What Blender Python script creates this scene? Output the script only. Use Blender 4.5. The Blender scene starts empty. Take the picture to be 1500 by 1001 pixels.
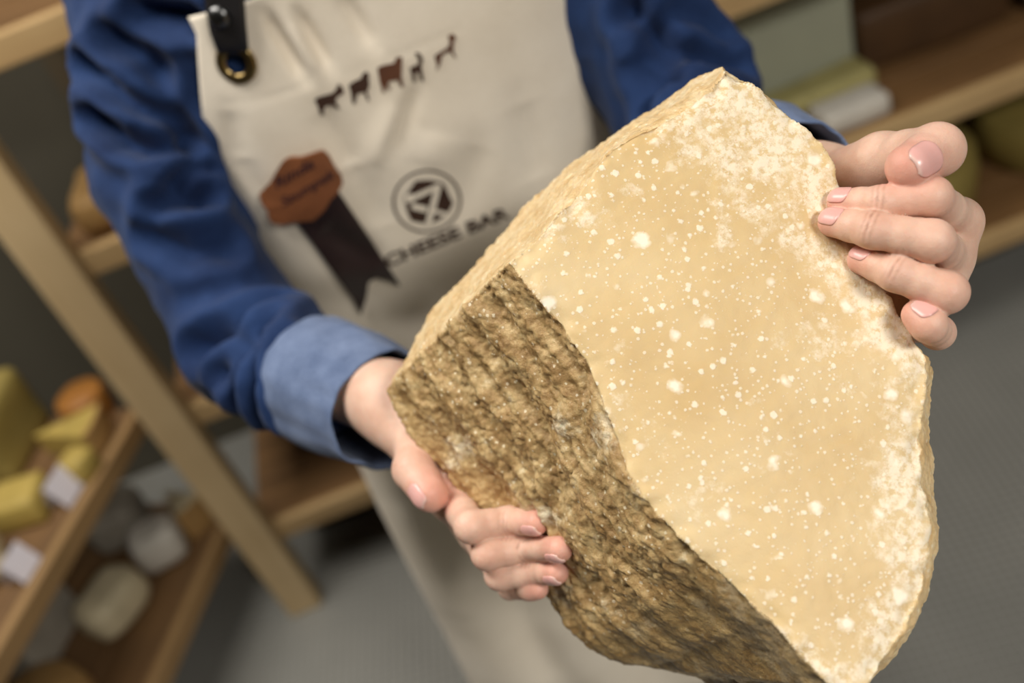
import bpy, bmesh, math, random
import numpy as np
from mathutils import Vector, Matrix, noise
from mathutils.bvhtree import BVHTree
from mathutils.geometry import tessellate_polygon

random.seed(7)
rng = np.random.default_rng(7)
scn = bpy.context.scene
COL = scn.collection

# ------------------------------------------------------------------ camera
PITCH, ROLL, FPX = math.radians(38), math.radians(22), 1458.33
CAM = np.array([0, 0, 1.55])
FW = np.array([0, math.cos(PITCH), -math.sin(PITCH)])
RT = np.array([1.0, 0, 0])
DN = np.array([0, -math.sin(PITCH), -math.cos(PITCH)])
CX = math.cos(ROLL) * RT + math.sin(ROLL) * DN      # image right
CY = -math.sin(ROLL) * RT + math.cos(ROLL) * DN     # image down
cd = bpy.data.cameras.new('camera')
cam = bpy.data.objects.new('camera', cd)
COL.objects.link(cam)
cd.sensor_width = 36
cd.lens = 35
cd.clip_start = .02
M = Matrix.Identity(4)
for i in range(3):
    M[i][0], M[i][1], M[i][2], M[i][3] = CX[i], -CY[i], -FW[i], CAM[i]
cam.matrix_world = M
cd.dof.use_dof = True
cd.dof.focus_distance = .485
cd.dof.aperture_fstop = 3.6
scn.camera = cam

# ------------------------------------------------------------------ light
w = bpy.data.worlds.new('World')
scn.world = w
w.use_nodes = True
w.node_tree.nodes['Background'].inputs[0].default_value = (1.0, .93, .84, 1)
w.node_tree.nodes['Background'].inputs[1].default_value = .025


def area(name, loc, sx, sy, power, col):
    l = bpy.data.lights.new(name, 'AREA')
    l.shape = 'RECTANGLE'
    l.size, l.size_y, l.energy, l.color = sx, sy, power, col
    o = bpy.data.objects.new(name, l)
    COL.objects.link(o)
    o.location = loc
    return o


WARM = (1.0, .955, .885)
area('ceiling_panel_light', (-.5, .5, 2.62), .6, .6, 20, WARM)
area('ceiling_panel_light', (-.95, 1.15, 2.62), .6, .8, 38, WARM)
area('ceiling_panel_light', (1.0, -1.35, 2.62), .7, .5, 92, WARM)
vs = scn.view_settings
vs.view_transform = 'Standard'
vs.look = 'None'
vs.exposure = -0.4
vs.gamma = 1
vs.use_curve_mapping = False


# ------------------------------------------------------------------ helpers
def P(x, y, D):
    """a point seen at photo pixel (x, y), D metres along the optical axis"""
    return CAM + D * (FW + (x - 750) / FPX * CX + (y - 500.5) / FPX * CY)


def ray(x, y):
    return FW + (x - 750) / FPX * CX + (y - 500.5) / FPX * CY


def cdir(dx, dy, dz):
    v = CX * dx + CY * dy + FW * dz
    return v / np.linalg.norm(v)


def lin(c):
    return tuple((v / 255 / 12.92 if v / 255 <= .04045 else ((v / 255 + .055) / 1.055) ** 2.4) for v in c) + (1,)


def tag(o, label=None, cat=None, group=None, kind=None):
    if label: o['label'] = label
    if cat: o['category'] = cat
    if group: o['group'] = group
    if kind: o['kind'] = kind
    return o


def empty(name, loc, label=None, cat=None, group=None, kind=None, parent=None):
    o = bpy.data.objects.new(name, None)
    o.empty_display_size = .05
    COL.objects.link(o)
    o.location = loc
    if parent: attach(o, parent)
    return tag(o, label, cat, group, kind)


def attach(o, parent):
    o.parent = parent
    o.matrix_parent_inverse = world_of(parent).inverted()


def world_of(o):
    m = o.matrix_basis.copy()
    if o.parent: m = world_of(o.parent) @ o.matrix_parent_inverse @ m
    return m


def mesh_obj(name, verts, faces, mat, parent=None, smooth=True):
    me = bpy.data.meshes.new(name)
    if isinstance(verts, np.ndarray): verts = verts.tolist()
    if isinstance(faces, np.ndarray): faces = faces.tolist()
    me.from_pydata(verts, [], faces)
    me.update()
    if smooth: me.polygons.foreach_set('use_smooth', [True] * len(me.polygons))
    if mat: me.materials.append(mat)
    o = bpy.data.objects.new(name, me)
    COL.objects.link(o)
    if parent: attach(o, parent)
    return o


def bm_obj(name, bm, mat, parent=None, smooth=False):
    me = bpy.data.meshes.new(name)
    bm.to_mesh(me)
    bm.free()
    if smooth: me.polygons.foreach_set('use_smooth', [True] * len(me.polygons))
    if mat: me.materials.append(mat)
    o = bpy.data.objects.new(name, me)
    COL.objects.link(o)
    if parent: attach(o, parent)
    return o


def fattr(o, name, vals):
    a = o.data.attributes.new(name, 'FLOAT', 'POINT')
    a.data.foreach_set('value', np.asarray(vals, dtype=np.float32))


def get_vn(me):
    n = len(me.vertices)
    v = np.empty(n * 3, np.float32); me.vertices.foreach_get('co', v)
    k = np.empty(n * 3, np.float32); me.vertices.foreach_get('normal', k)
    return v.reshape(-1, 3).astype(float), k.reshape(-1, 3).astype(float)


def set_v(me, v):
    me.vertices.foreach_set('co', v.astype(np.float32).ravel())
    me.update()


HASH = rng.permutation(4096)
GRAD = rng.normal(size=(4096, 3))
GRAD /= np.linalg.norm(GRAD, axis=1)[:, None]


def pnoise(p):
    """gradient noise of an (n, 3) array, about -1..1"""
    i = np.floor(p).astype(np.int64)
    f = p - i
    u = f * f * f * (f * (f * 6 - 15) + 10)
    out = 0
    for dx in (0, 1):
        hx = HASH[(i[:, 0] + dx) & 4095]
        for dy in (0, 1):
            hy = HASH[(hx + i[:, 1] + dy) & 4095]
            for dz in (0, 1):
                g = GRAD[HASH[(hy + i[:, 2] + dz) & 4095]]
                w_ = (u[:, 0] if dx else 1 - u[:, 0]) * (u[:, 1] if dy else 1 - u[:, 1]) * (u[:, 2] if dz else 1 - u[:, 2])
                out = out + w_ * (g[:, 0] * (f[:, 0] - dx) + g[:, 1] * (f[:, 1] - dy) + g[:, 2] * (f[:, 2] - dz))
    return out * 1.5


def sstep(a, b, x):
    t = np.clip((x - a) / (b - a), 0, 1)
    return t * t * (3 - 2 * t)


# ------------------------------------------------------------------ materials
class NT:
    def __init__(s, name):
        s.m = bpy.data.materials.new(name)
        s.m.use_nodes = True
        s.t = s.m.node_tree
        s.b = s.t.nodes['Principled BSDF']

    def n(s, typ, **kw):
        nd = s.t.nodes.new(typ)
        for k, v in kw.items(): setattr(nd, k, v)
        return nd

    def l(s, a, b): s.t.links.new(a, b)

    def set(s, **kw):
        for k, v in kw.items(): s.b.inputs[k.replace('_', ' ')].default_value = v

    def coords(s, scale=(1, 1, 1), rot=(0, 0, 0), out='Object'):
        tc = s.n('ShaderNodeTexCoord')
        mp = s.n('ShaderNodeMapping')
        mp.inputs['Scale'].default_value = scale
        mp.inputs['Rotation'].default_value = rot
        s.l(tc.outputs[out], mp.inputs[0])
        return mp.outputs[0]

    def noise(s, vec, scale, detail=3, rough=.55, dist=0):
        nd = s.n('ShaderNodeTexNoise')
        nd.inputs['Scale'].default_value = scale
        nd.inputs['Detail'].default_value = detail
        nd.inputs['Roughness'].default_value = rough
        nd.inputs['Distortion'].default_value = dist
        s.l(vec, nd.inputs['Vector'])
        return nd.outputs['Fac']

    def ramp(s, fac, stops):
        r = s.n('ShaderNodeValToRGB')
        e = r.color_ramp.elements
        while len(e) < len(stops): e.new(.5)
        for i, (p, c) in enumerate(stops):
            e[i].position = p
            e[i].color = c if len(c) == 4 else tuple(c) + (1,)
        s.l(fac, r.inputs[0])
        return r.outputs[0]

    def mixc(s, fac, a, b, mode='MIX'):
        m = s.n('ShaderNodeMix', data_type='RGBA', blend_type=mode)
        for sock, v in ((m.inputs[0], fac), (m.inputs[6], a), (m.inputs[7], b)):
            if hasattr(v, 'is_linked'): s.l(v, sock)
            else: sock.default_value = v
        return m.outputs[2]

    def math(s, op, a, b=None, c=None, clamp=False):
        m = s.n('ShaderNodeMath', operation=op, use_clamp=clamp)
        for i, v in enumerate((a, b, c)):
            if v is None: continue
            if hasattr(v, 'is_linked'): s.l(v, m.inputs[i])
            else: m.inputs[i].default_value = v
        return m.outputs[0]

    def attr(s, name):
        a = s.n('ShaderNodeAttribute', attribute_name=name)
        return a.outputs['Fac']

    def bump(s, h, dist=.001, strength=1, prev=None):
        b = s.n('ShaderNodeBump')
        b.inputs['Distance'].default_value = dist
        b.inputs['Strength'].default_value = strength
        s.l(h, b.inputs['Height'])
        if prev: s.l(prev, b.inputs['Normal'])
        s.l(b.outputs[0], s.b.inputs['Normal'])
        return b.outputs[0]


def plain(name, rgb, rough=.6, var=.12, scale=25, metal=0, bump=0, sheen=0):
    t = NT(name)
    v = t.coords()
    f = t.noise(v, scale, 4)
    c = lin(rgb)
    a = tuple(max(0, x * (1 - var)) for x in c[:3])
    b = tuple(min(1, x * (1 + var)) for x in c[:3])
    t.l(t.ramp(f, [(.3, a), (.7, b)]), t.b.inputs['Base Color'])
    t.set(Roughness=rough, Metallic=metal)
    if sheen: t.b.inputs['Sheen Weight'].default_value = sheen
    if bump: t.bump(t.noise(v, scale * 5, 4), bump)
    return t.m


def wood(name, dark, light, axis=0, scale=1.0, rough=.6):
    t = NT(name)
    sc = [28 * scale] * 3
    sc[axis] = 1.6 * scale
    v = t.coords(tuple(sc))
    f = t.noise(v, 1.0, 5, .6, .6)
    v2 = t.coords((3, 3, 3))
    g = t.noise(v2, 2, 2)
    c = t.ramp(f, [(.28, lin(dark)), (.72, lin(light))])
    c2 = t.mixc(.35, c, t.ramp(g, [(.3, lin(dark)), (.7, lin(light))]))
    t.l(c2, t.b.inputs['Base Color'])
    t.set(Roughness=rough)
    t.bump(f, .0006)
    return t.m


def fabric(name, dark, light, weave=900, rough=.9, scale=9, bumpd=.0003, sheen=.15):
    t = NT(name)
    v = t.coords()
    f = t.noise(v, scale, 4, .6)
    c = t.ramp(f, [(.3, lin(dark)), (.7, lin(light))])
    th = t.noise(v, weave, 2)
    c = t.mixc(.25, c, t.ramp(th, [(.35, lin(dark)), (.65, lin(light))]))
    t.l(c, t.b.inputs['Base Color'])
    t.set(Roughness=rough)
    t.b.inputs['Sheen Weight'].default_value = sheen
    t.b.inputs['Specular IOR Level'].default_value = .2
    t.bump(th, bumpd)
    return t.m


def skin_mat():
    t = NT('skin')
    v = t.coords()
    red = t.attr('red')
    cre = t.attr('crease')
    f = t.noise(v, 60, 4, .6)
    base = t.ramp(f, [(.3, lin((214, 172, 150))), (.7, lin((229, 195, 174)))])
    c = t.mixc(red, base, lin((214, 132, 118)))
    c = t.mixc(t.math('MULTIPLY', cre, .65), c, lin((140, 84, 62)))
    t.l(c, t.b.inputs['Base Color'])
    t.set(Roughness=.48)
    t.b.inputs['Specular IOR Level'].default_value = .35
    t.b.inputs['Subsurface Weight'].default_value = .35
    t.b.inputs['Subsurface Radius'].default_value = (1.0, .35, .2)
    t.b.inputs['Subsurface Scale'].default_value = .004
    vo = t.n('ShaderNodeTexVoronoi', feature='DISTANCE_TO_EDGE')
    vo.inputs['Scale'].default_value = 900
    t.l(v, vo.inputs['Vector'])
    h = t.math('ADD', t.math('MULTIPLY', vo.outputs['Distance'], .5), t.noise(v, 350, 3))
    t.bump(h, .00035, .6)
    return t.m


def nail_mat():
    t = NT('nail')
    e = t.attr('edge')
    c = t.mixc(e, lin((226, 172, 164)), lin((240, 222, 208)))
    t.l(c, t.b.inputs['Base Color'])
    t.set(Roughness=.28)
    t.b.inputs['Subsurface Weight'].default_value = .15
    t.b.inputs['Subsurface Radius'].default_value = (1, .4, .3)
    t.b.inputs['Subsurface Scale'].default_value = .002
    return t.m


def cheese_mat():
    t = NT('hard_cheese')
    v = t.coords()
    fr = t.attr('front')
    pw = t.attr('powder')
    # smooth cut paste
    n1 = t.noise(v, 14, 4, .55)
    smooth = t.ramp(n1, [(.25, lin((206, 175, 122))), (.5, lin((217, 190, 141))), (.8, lin((227, 206, 164)))])
    # white crystals: big and small spots
    def spots(scale, r0, r1, seed, keep, soft=9):
        vo = t.n('ShaderNodeTexVoronoi', feature='F1')
        vo.inputs['Scale'].default_value = scale
        vo.inputs['Randomness'].default_value = 1
        mp = t.n('ShaderNodeMapping')
        mp.inputs['Location'].default_value = (seed, seed * 1.7, seed * .3)
        wob = t.n('ShaderNodeTexNoise')
        wob.inputs['Scale'].default_value = scale * 3
        t.l(v, wob.inputs['Vector'])
        ad = t.n('ShaderNodeVectorMath', operation='MULTIPLY_ADD')
        t.l(wob.outputs['Color'], ad.inputs[0])
        ad.inputs[1].default_value = (.35 / scale,) * 3
        t.l(v, ad.inputs[2])
        t.l(ad.outputs[0], mp.inputs[0])
        t.l(mp.outputs[0], vo.inputs['Vector'])
        sx = t.n('ShaderNodeSeparateColor')
        t.l(vo.outputs['Color'], sx.inputs[0])
        size = t.math('MULTIPLY_ADD', sx.outputs[0], r1 - r0, r0)
        on = t.math('LESS_THAN', sx.outputs[1], keep)
        d = t.math('SUBTRACT', size, vo.outputs['Distance'])
        s = t.math('MULTIPLY', d, soft, clamp=True)
        return t.math('MULTIPLY', s, on)
    s1 = spots(75, .08, .40, 0, .62, 6)
    s2 = spots(190, .10, .40, 3.1, .55)
    s3 = spots(430, .15, .44, 5.7, .5)
    n2 = t.noise(v, 38, 6, .68)
    thr = t.math('MULTIPLY_ADD', pw, -.22, .61)
    patch = t.math('MULTIPLY', t.math('SUBTRACT', n2, thr), 9, clamp=True)
    n3 = t.noise(v, 240, 4, .7)
    patch = t.math('MULTIPLY', patch, t.math('MULTIPLY', t.math('SUBTRACT', n3, .38), 6, clamp=True))
    sp = t.math('MAXIMUM', t.math('MAXIMUM', s1, t.math('MULTIPLY', s2, .8)), t.math('MULTIPLY', s3, .6))
    allw = t.math('MAXIMUM', sp, t.math('MULTIPLY', patch, .75))
    cf = t.mixc(t.math('MULTIPLY', allw, .85), smooth, lin((252, 243, 224)))
    # broken, granular sides
    n4 = t.noise(v, 95, 6, .65)
    shade_tint = t.attr('brown')
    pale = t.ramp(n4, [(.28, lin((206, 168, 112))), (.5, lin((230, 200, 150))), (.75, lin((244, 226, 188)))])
    shaded_tan = t.ramp(n4, [(.28, lin((138, 106, 66))), (.46, lin((178, 146, 98))), (.62, lin((206, 178, 128))), (.8, lin((240, 224, 188)))])  # darker tan: shade of the left face painted into its colour
    rough = t.mixc(shade_tint, pale, shaded_tan)
    g = spots(330, .15, .40, 9, .35)
    n5 = t.noise(v, 22, 5, .65)
    pl = t.math('MULTIPLY', t.math('SUBTRACT', n5, t.math('MULTIPLY_ADD', t.attr('rind'), -.09, .60)), 12, clamp=True)
    pl = t.math('MULTIPLY', pl, t.math('MULTIPLY', t.math('SUBTRACT', n3, .35), 5, clamp=True))
    rw = t.math('MAXIMUM', t.math('MULTIPLY', g, .6), t.math('MULTIPLY', pl, .7))
    cr = t.mixc(rw, rough, lin((246, 236, 208)))
    # rind: darker horny skin at the foot of the side
    rd = t.attr('rind')
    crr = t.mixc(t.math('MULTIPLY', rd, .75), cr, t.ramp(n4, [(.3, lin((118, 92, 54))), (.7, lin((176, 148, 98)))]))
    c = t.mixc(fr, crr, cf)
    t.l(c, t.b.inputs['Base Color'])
    t.l(t.math('MULTIPLY_ADD', fr, .12, .38), t.b.inputs['Roughness'])
    t.b.inputs['Specular IOR Level'].default_value = .4
    t.b.inputs['Subsurface Weight'].default_value = .2
    t.b.inputs['Subsurface Radius'].default_value = (1, .6, .3)
    t.b.inputs['Subsurface Scale'].default_value = .004
    inv = t.math('SUBTRACT', 1, fr)
    fine = t.math('MULTIPLY_ADD', t.noise(v, 420, 5, .7), t.math('MULTIPLY_ADD', inv, .9, .30), t.math('MULTIPLY', allw, .25))
    fine = t.math('MULTIPLY_ADD', n4, t.math('MULTIPLY_ADD', inv, .9, .15), fine)
    t.bump(fine, .0009, .8)
    return t.m


MAT = {}
MAT['skin'] = skin_mat()
MAT['nail'] = nail_mat()
MAT['cheese'] = cheese_mat()
MAT['denim'] = fabric('denim', (18, 34, 68), (38, 62, 106), 700, .85, 14, .0004, .06)
MAT['cuff'] = fabric('pale_denim', (76, 92, 124), (120, 136, 168), 700, .9, 30, .0008, .06)
MAT['canvas'] = fabric('apron_canvas', (220, 208, 188), (241, 231, 214), 600, .92, 9, .0003, .1)
MAT['print'] = plain('brown_print', (58, 34, 20), .85, .2, 60)
MAT['print2'] = plain('rust_print', (92, 54, 32), .85, .2, 60)
MAT['letter'] = plain('letter_print', (62, 44, 34), .85, .2, 60)
MAT['strap'] = plain('dark_leather', (44, 30, 28), .45, .25, 40, bump=.0003)
MAT['black'] = plain('black_leather', (34, 32, 33), .4, .2, 40, bump=.0003)
MAT['patch'] = plain('tan_leather', (128, 78, 46), .5, .2, 30, bump=.0004)
MAT['ink'] = plain('burnt_lettering', (48, 18, 26), .7, .1, 30)
MAT['brass'] = plain('aged_brass', (150, 128, 84), .3, .25, 30, metal=1)
MAT['rivet'] = plain('gunmetal', (100, 100, 100), .3, .1, 30, metal=1)
MAT['trousers'] = fabric('dark_trousers', (30, 32, 40), (52, 54, 62), 700)
MAT['shoe'] = plain('shoe_leather', (36, 30, 28), .5)
MAT['post'] = wood('pale_pine', (186, 158, 114), (220, 194, 150), 2)
MAT['plank'] = wood('brown_shelf_wood', (98, 70, 42), (150, 112, 70), 0)
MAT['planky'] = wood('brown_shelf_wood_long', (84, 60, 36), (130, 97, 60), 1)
MAT['lip'] = wood('pale_shelf_lip', (170, 136, 90), (208, 176, 126), 0)
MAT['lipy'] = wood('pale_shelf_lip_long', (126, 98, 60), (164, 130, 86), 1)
MAT['panel'] = plain('grey_green_panel', (172, 174, 152), .7, .1, 4)
MAT['backing'] = plain('brown_backing_board', (92, 80, 60), .8, .12, 4)
MAT['wall'] = plain('grey_wall', (82, 77, 64), .85, .08, 3)
MAT['ceiling'] = plain('white_ceiling', (168, 164, 154), .9, .04, 3)
MAT['dark'] = plain('dark_plinth', (40, 36, 30), .8, .2, 6)


def floor_mat():
    t = NT('studded_grey_floor')
    v = t.coords((62, 62, 62), (0, 0, math.radians(8)))
    fr = t.n('ShaderNodeVectorMath', operation='FRACTION')
    t.l(v, fr.inputs[0])
    sb = t.n('ShaderNodeVectorMath', operation='SUBTRACT')
    t.l(fr.outputs[0], sb.inputs[0]); sb.inputs[1].default_value = (.5, .5, 0)
    ab = t.n('ShaderNodeVectorMath', operation='ABSOLUTE')
    t.l(sb.outputs[0], ab.inputs[0])
    sx = t.n('ShaderNodeSeparateXYZ')
    t.l(ab.outputs[0], sx.inputs[0])
    mx = t.math('MAXIMUM', sx.outputs[0], sx.outputs[1])
    h = t.math('MULTIPLY', t.math('SUBTRACT', .46, mx), 10, clamp=True)
    big = t.noise(t.coords(), 3, 4)
    c = t.mixc(h, lin((112, 112, 106)), t.ramp(big, [(.3, lin((140, 139, 133))), (.7, lin((158, 156, 149)))]))
    t.l(c, t.b.inputs['Base Color'])
    t.set(Roughness=.5)
    t.bump(h, .0015, .8)
    return t.m


MAT['floor'] = floor_mat()


# ------------------------------------------------------------------ implicit surfaces
def smin(a, b, k):
    h = np.clip(.5 + .5 * (b - a) / k, 0, 1)
    return b + (a - b) * h - k * h * (1 - h)


def cone(p, a, b, ra, rb):
    a, b = np.asarray(a), np.asarray(b)
    ba = b - a
    h = np.clip(((p - a) @ ba) / (ba @ ba), 0, 1)
    return np.linalg.norm(p - a - h[..., None] * ba, axis=-1) - (ra + (rb - ra) * h)


def surface_nets(f, lo, h):
    s = f < 0
    nx, ny, nz = f.shape
    cnt = np.zeros((nx - 1, ny - 1, nz - 1), np.int8)
    offs = [(i, j, k) for i in (0, 1) for j in (0, 1) for k in (0, 1)]
    for i, j, k in offs:
        cnt += s[i:nx - 1 + i, j:ny - 1 + j, k:nz - 1 + k]
    act = np.argwhere((cnt > 0) & (cnt < 8))
    idx = -np.ones(cnt.shape, np.int64)
    idx[tuple(act.T)] = np.arange(len(act))
    cv = np.stack([f[act[:, 0] + i, act[:, 1] + j, act[:, 2] + k] for i, j, k in offs], 1)
    acc = np.zeros((len(act), 3)); n = np.zeros(len(act))
    for ai in range(8):
        for bi in range(ai + 1, 8):
            d = [offs[bi][q] - offs[ai][q] for q in range(3)]
            if sum(map(abs, d)) != 1: continue
            va, vb = cv[:, ai], cv[:, bi]
            m = (va < 0) != (vb < 0)
            t = va[m] / (va[m] - vb[m])
            acc[m] += np.array(offs[ai]) + t[:, None] * np.array(d)
            n[m] += 1
    v = lo + h * (act + acc / n[:, None])
    quads = []
    for ax in range(3):
        b, c = (ax + 1) % 3, (ax + 2) % 3
        sl0 = [slice(None)] * 3; sl1 = [slice(None)] * 3
        sl0[ax] = slice(0, -1); sl1[ax] = slice(1, None)
        s0, s1 = s[tuple(sl0)], s[tuple(sl1)]
        e = np.argwhere(s0 != s1)
        e = e[(e[:, b] > 0) & (e[:, c] > 0) & (e[:, b] < f.shape[b] - 1) & (e[:, c] < f.shape[c] - 1)]
        def g(db, dc):
            q = e.copy(); q[:, b] -= db; q[:, c] -= dc
            return idx[tuple(q.T)]
        q = np.stack([g(1, 1), g(0, 1), g(0, 0), g(1, 0)], 1)
        fl = ~s0[tuple(e.T)]
        q[fl] = q[fl][:, ::-1]
        quads.append(q)
    return v, np.concatenate(quads)


def grid_eval(fn, lo, hi, h, coarse=4):
    """evaluate fn(points) on a grid, densely only near the surface"""
    lo, hi = np.asarray(lo, float), np.asarray(hi, float)
    n = (np.ceil((hi - lo) / h / coarse).astype(int) + 1) * coarse
    H = h * coarse
    nc = n // coarse
    ax = [lo[i] + H * (np.arange(nc[i]) + .5) for i in range(3)]
    g = np.stack(np.meshgrid(*ax, indexing='ij'), -1).reshape(-1, 3)
    dc = fn(g).reshape(nc)
    near = np.abs(dc) < H * 1.6
    f = np.repeat(np.repeat(np.repeat(np.where(dc < 0, -1., 1.), coarse, 0), coarse, 1), coarse, 2)
    blk = np.argwhere(near)
    loc = np.stack(np.meshgrid(*[np.arange(coarse)] * 3, indexing='ij'), -1).reshape(-1, 3)
    ii = (blk[:, None, :] * coarse + loc[None]).reshape(-1, 3)
    pts = lo + h * ii
    val = np.concatenate([fn(c) for c in np.array_split(pts, max(1, len(pts) // 200000))])
    f[tuple(ii.T)] = val
    return surface_nets(f, lo, h)


# ------------------------------------------------------------------ the room
def box_bm(bm, lo, hi, bevel=0):
    r = bmesh.ops.create_cube(bm, size=1)
    for v in r['verts']:
        for i in range(3): v.co[i] = lo[i] + (v.co[i] + .5) * (hi[i] - lo[i])
    if bevel:
        ed = list({e for v in r['verts'] for e in v.link_edges})
        bmesh.ops.bevel(bm, geom=ed, offset=bevel, segments=2, affect='EDGES', profile=.5)


def box(name, lo, hi, mat, parent=None, bevel=0, kind=None):
    """a box whose object origin is at its base centre"""
    c = [(lo[0] + hi[0]) / 2, (lo[1] + hi[1]) / 2, lo[2]]
    bm = bmesh.new()
    box_bm(bm, [lo[i] - c[i] for i in range(3)], [hi[i] - c[i] for i in range(3)], bevel)
    o = bm_obj(name, bm, mat)
    o.location = c
    if parent: attach(o, parent)
    if kind: o['kind'] = kind
    return o


box('floor', (-2.4, -1.6, -.05), (2.6, 2.4, 0), MAT['floor'], kind='structure')
box('wall_back', (-2.4, 2.05, 0), (2.6, 2.15, 2.75), MAT['wall'], kind='structure')
box('wall_left', (-2.4, -1.6, 0), (-2.3, 2.05, 2.75), MAT['wall'], kind='structure')
box('ceiling', (-2.4, -1.6, 2.7), (2.6, 2.4, 2.78), MAT['ceiling'], kind='structure')

# shelving against the back wall
SH = empty('wooden_shelf', (.5, 1.7, 0), 'long pale pine shelf rack of brown planks standing along the back wall', 'shelf')
for x in (-.602, 1.75):
    box('post', (x - .035, 1.40, 0), (x + .035, 1.445, 1.95), MAT['post'], SH, .003)
box('back_panel', (-.62, 1.975, .1), (1.78, 1.99, 1.9), MAT['backing'], SH)
SHZ = (.215, .545, .885, 1.215)
for z in SHZ:
    box('shelf_lip', (-.565, 1.425, z - .022), (1.715, 1.447, z + .022), MAT['lip'], SH, .003)
    y = 1.45
    for k in range(4):
        box('plank', (-.60, y, z - .012), (1.75, y + .118, z + .012), MAT['plank'], SH, .003)
        y += .123
box('plinth', (-.56, 1.62, 0), (1.71, 1.66, .17), MAT['dark'], SH)

# low side rack at the left, turned towards the corner
AL = math.atan2(.14, .33)


def side_pt(u, d, z):
    """u metres along the front line towards the room, d metres behind it"""
    ox, oy = -.69, 1.44
    dx, dy = -math.sin(AL), -math.cos(AL)
    nx, ny = -math.cos(AL), math.sin(AL)
    return (ox + dx * u + nx * d, oy + dy * u + ny * d, z)


SR = empty('side_rack', side_pt(.5, .3, 0), 'low side rack of brown plank shelves at an angle to the pine rack', 'shelf')


def side_box(name, u0, u1, d0, d1, z0, z1, mat, parent, bev=.003):
    bm = bmesh.new()
    box_bm(bm, (-(d1 - d0) / 2, -(u1 - u0) / 2, 0), ((d1 - d0) / 2, (u1 - u0) / 2, z1 - z0), bev)
    o = bm_obj(name, bm, mat)
    o.location = side_pt((u0 + u1) / 2, (d0 + d1) / 2, z0)
    o.rotation_euler = (0, 0, -AL)
    if parent: attach(o, parent)
    return o


for z, sd, u0 in ((.215, 0, -.13), (.545, .0, -.07)):
    side_box('shelf_lip', u0, 1.3, sd, sd + .02, z - .03, z + .012, MAT['lipy'], SR)
    for k in range(4):
        side_box('plank', u0, 1.3, sd + .024 + k * .11, sd + .13 + k * .11, z - .012, z + .010, MAT['planky'], SR)
for u in (1.25,):
    side_box('post', u, u + .05, .02, .06, 0, .535, MAT['lipy'], SR)
side_box('post', -.03, .02, .42, .46, 0, .9, MAT['lipy'], SR)
side_box('post', 1.25, 1.30, .42, .46, 0, .9, MAT['lipy'], SR)
side_box('back_board', -.05, 1.3, .465, .48, .1, .9, MAT['dark'], SR)


# ------------------------------------------------------------------ cheeses on the shelves
def cheese_simple(name, rgb, var=.15, rough=.6):
    return plain(name, rgb, rough, var, 18, bump=.0006)


CM = {
    'yellow': cheese_simple('yellow_cheese', (176, 152, 78)),
    'olive': cheese_simple('olive_rind', (150, 132, 70)),
    'orange': cheese_simple('orange_cheese', (158, 104, 42)),
    'white': cheese_simple('white_wrap', (214, 208, 196), .06),
    'cream': cheese_simple('cream_cheese', (206, 192, 158)),
    'brown': cheese_simple('brown_rind', (84, 58, 32)),
    'tan': cheese_simple('tan_rind', (176, 138, 84)),
    'grey': cheese_simple('grey_rind', (150, 142, 128)),
    'paper': cheese_simple('label_paper', (206, 200, 206), .04),
    'pale': cheese_simple('pale_green_cheese', (186, 176, 116)),
}


def place(o, loc, rz, label, cat='cheese', group=None):
    o.location = loc
    o.rotation_euler = (0, 0, rz)
    return tag(o, label, cat, group)


def lumpy(bm, amp, sc, seed):
    for v in bm.verts:
        v.co += v.normal * amp * noise.noise(Vector(v.co) * sc + Vector((seed, 0, 0)))


def cheese_block(size, mat, seed, bevel=.008):
    bm = bmesh.new()
    box_bm(bm, (-size[0] / 2, -size[1] / 2, 0), (size[0] / 2, size[1] / 2, size[2]), bevel)
    bmesh.ops.subdivide_edges(bm, edges=[e for e in bm.edges if e.calc_length() > .04], cuts=4, use_grid_fill=True)
    bm.normal_update()
    lumpy(bm, .004, 14, seed)
    for v in bm.verts: v.co.z = max(v.co.z, 0)
    return bm_obj('cheese_block', bm, mat, smooth=True)


def cheese_wheel(r, h, mat, seed):
    bm = bmesh.new()
    prof = [(0, 0), (r * .93, 0), (r * .99, h * .1), (r * 1.02, h * .5), (r * .99, h * .9), (r * .93, h), (0, h)]
    N = 36
    rows = []
    for rr, z in prof:
        rows.append([bm.verts.new((rr * math.cos(2 * math.pi * k / N), rr * math.sin(2 * math.pi * k / N), z)) for k in range(N)] if rr else [bm.verts.new((0, 0, z))])
    for a, b in zip(rows, rows[1:]):
        for k in range(N):
            q = (k + 1) % N
            if len(a) == 1: bm.faces.new((a[0], b[q], b[k]))
            elif len(b) == 1: bm.faces.new((a[k], a[q], b[0]))
            else: bm.faces.new((a[k], a[q], b[q], b[k]))
    bmesh.ops.recalc_face_normals(bm, faces=bm.faces)
    bm.normal_update()
    lumpy(bm, .003, 20, seed)
    return bm_obj('round_cheese', bm, mat, smooth=True)


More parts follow.
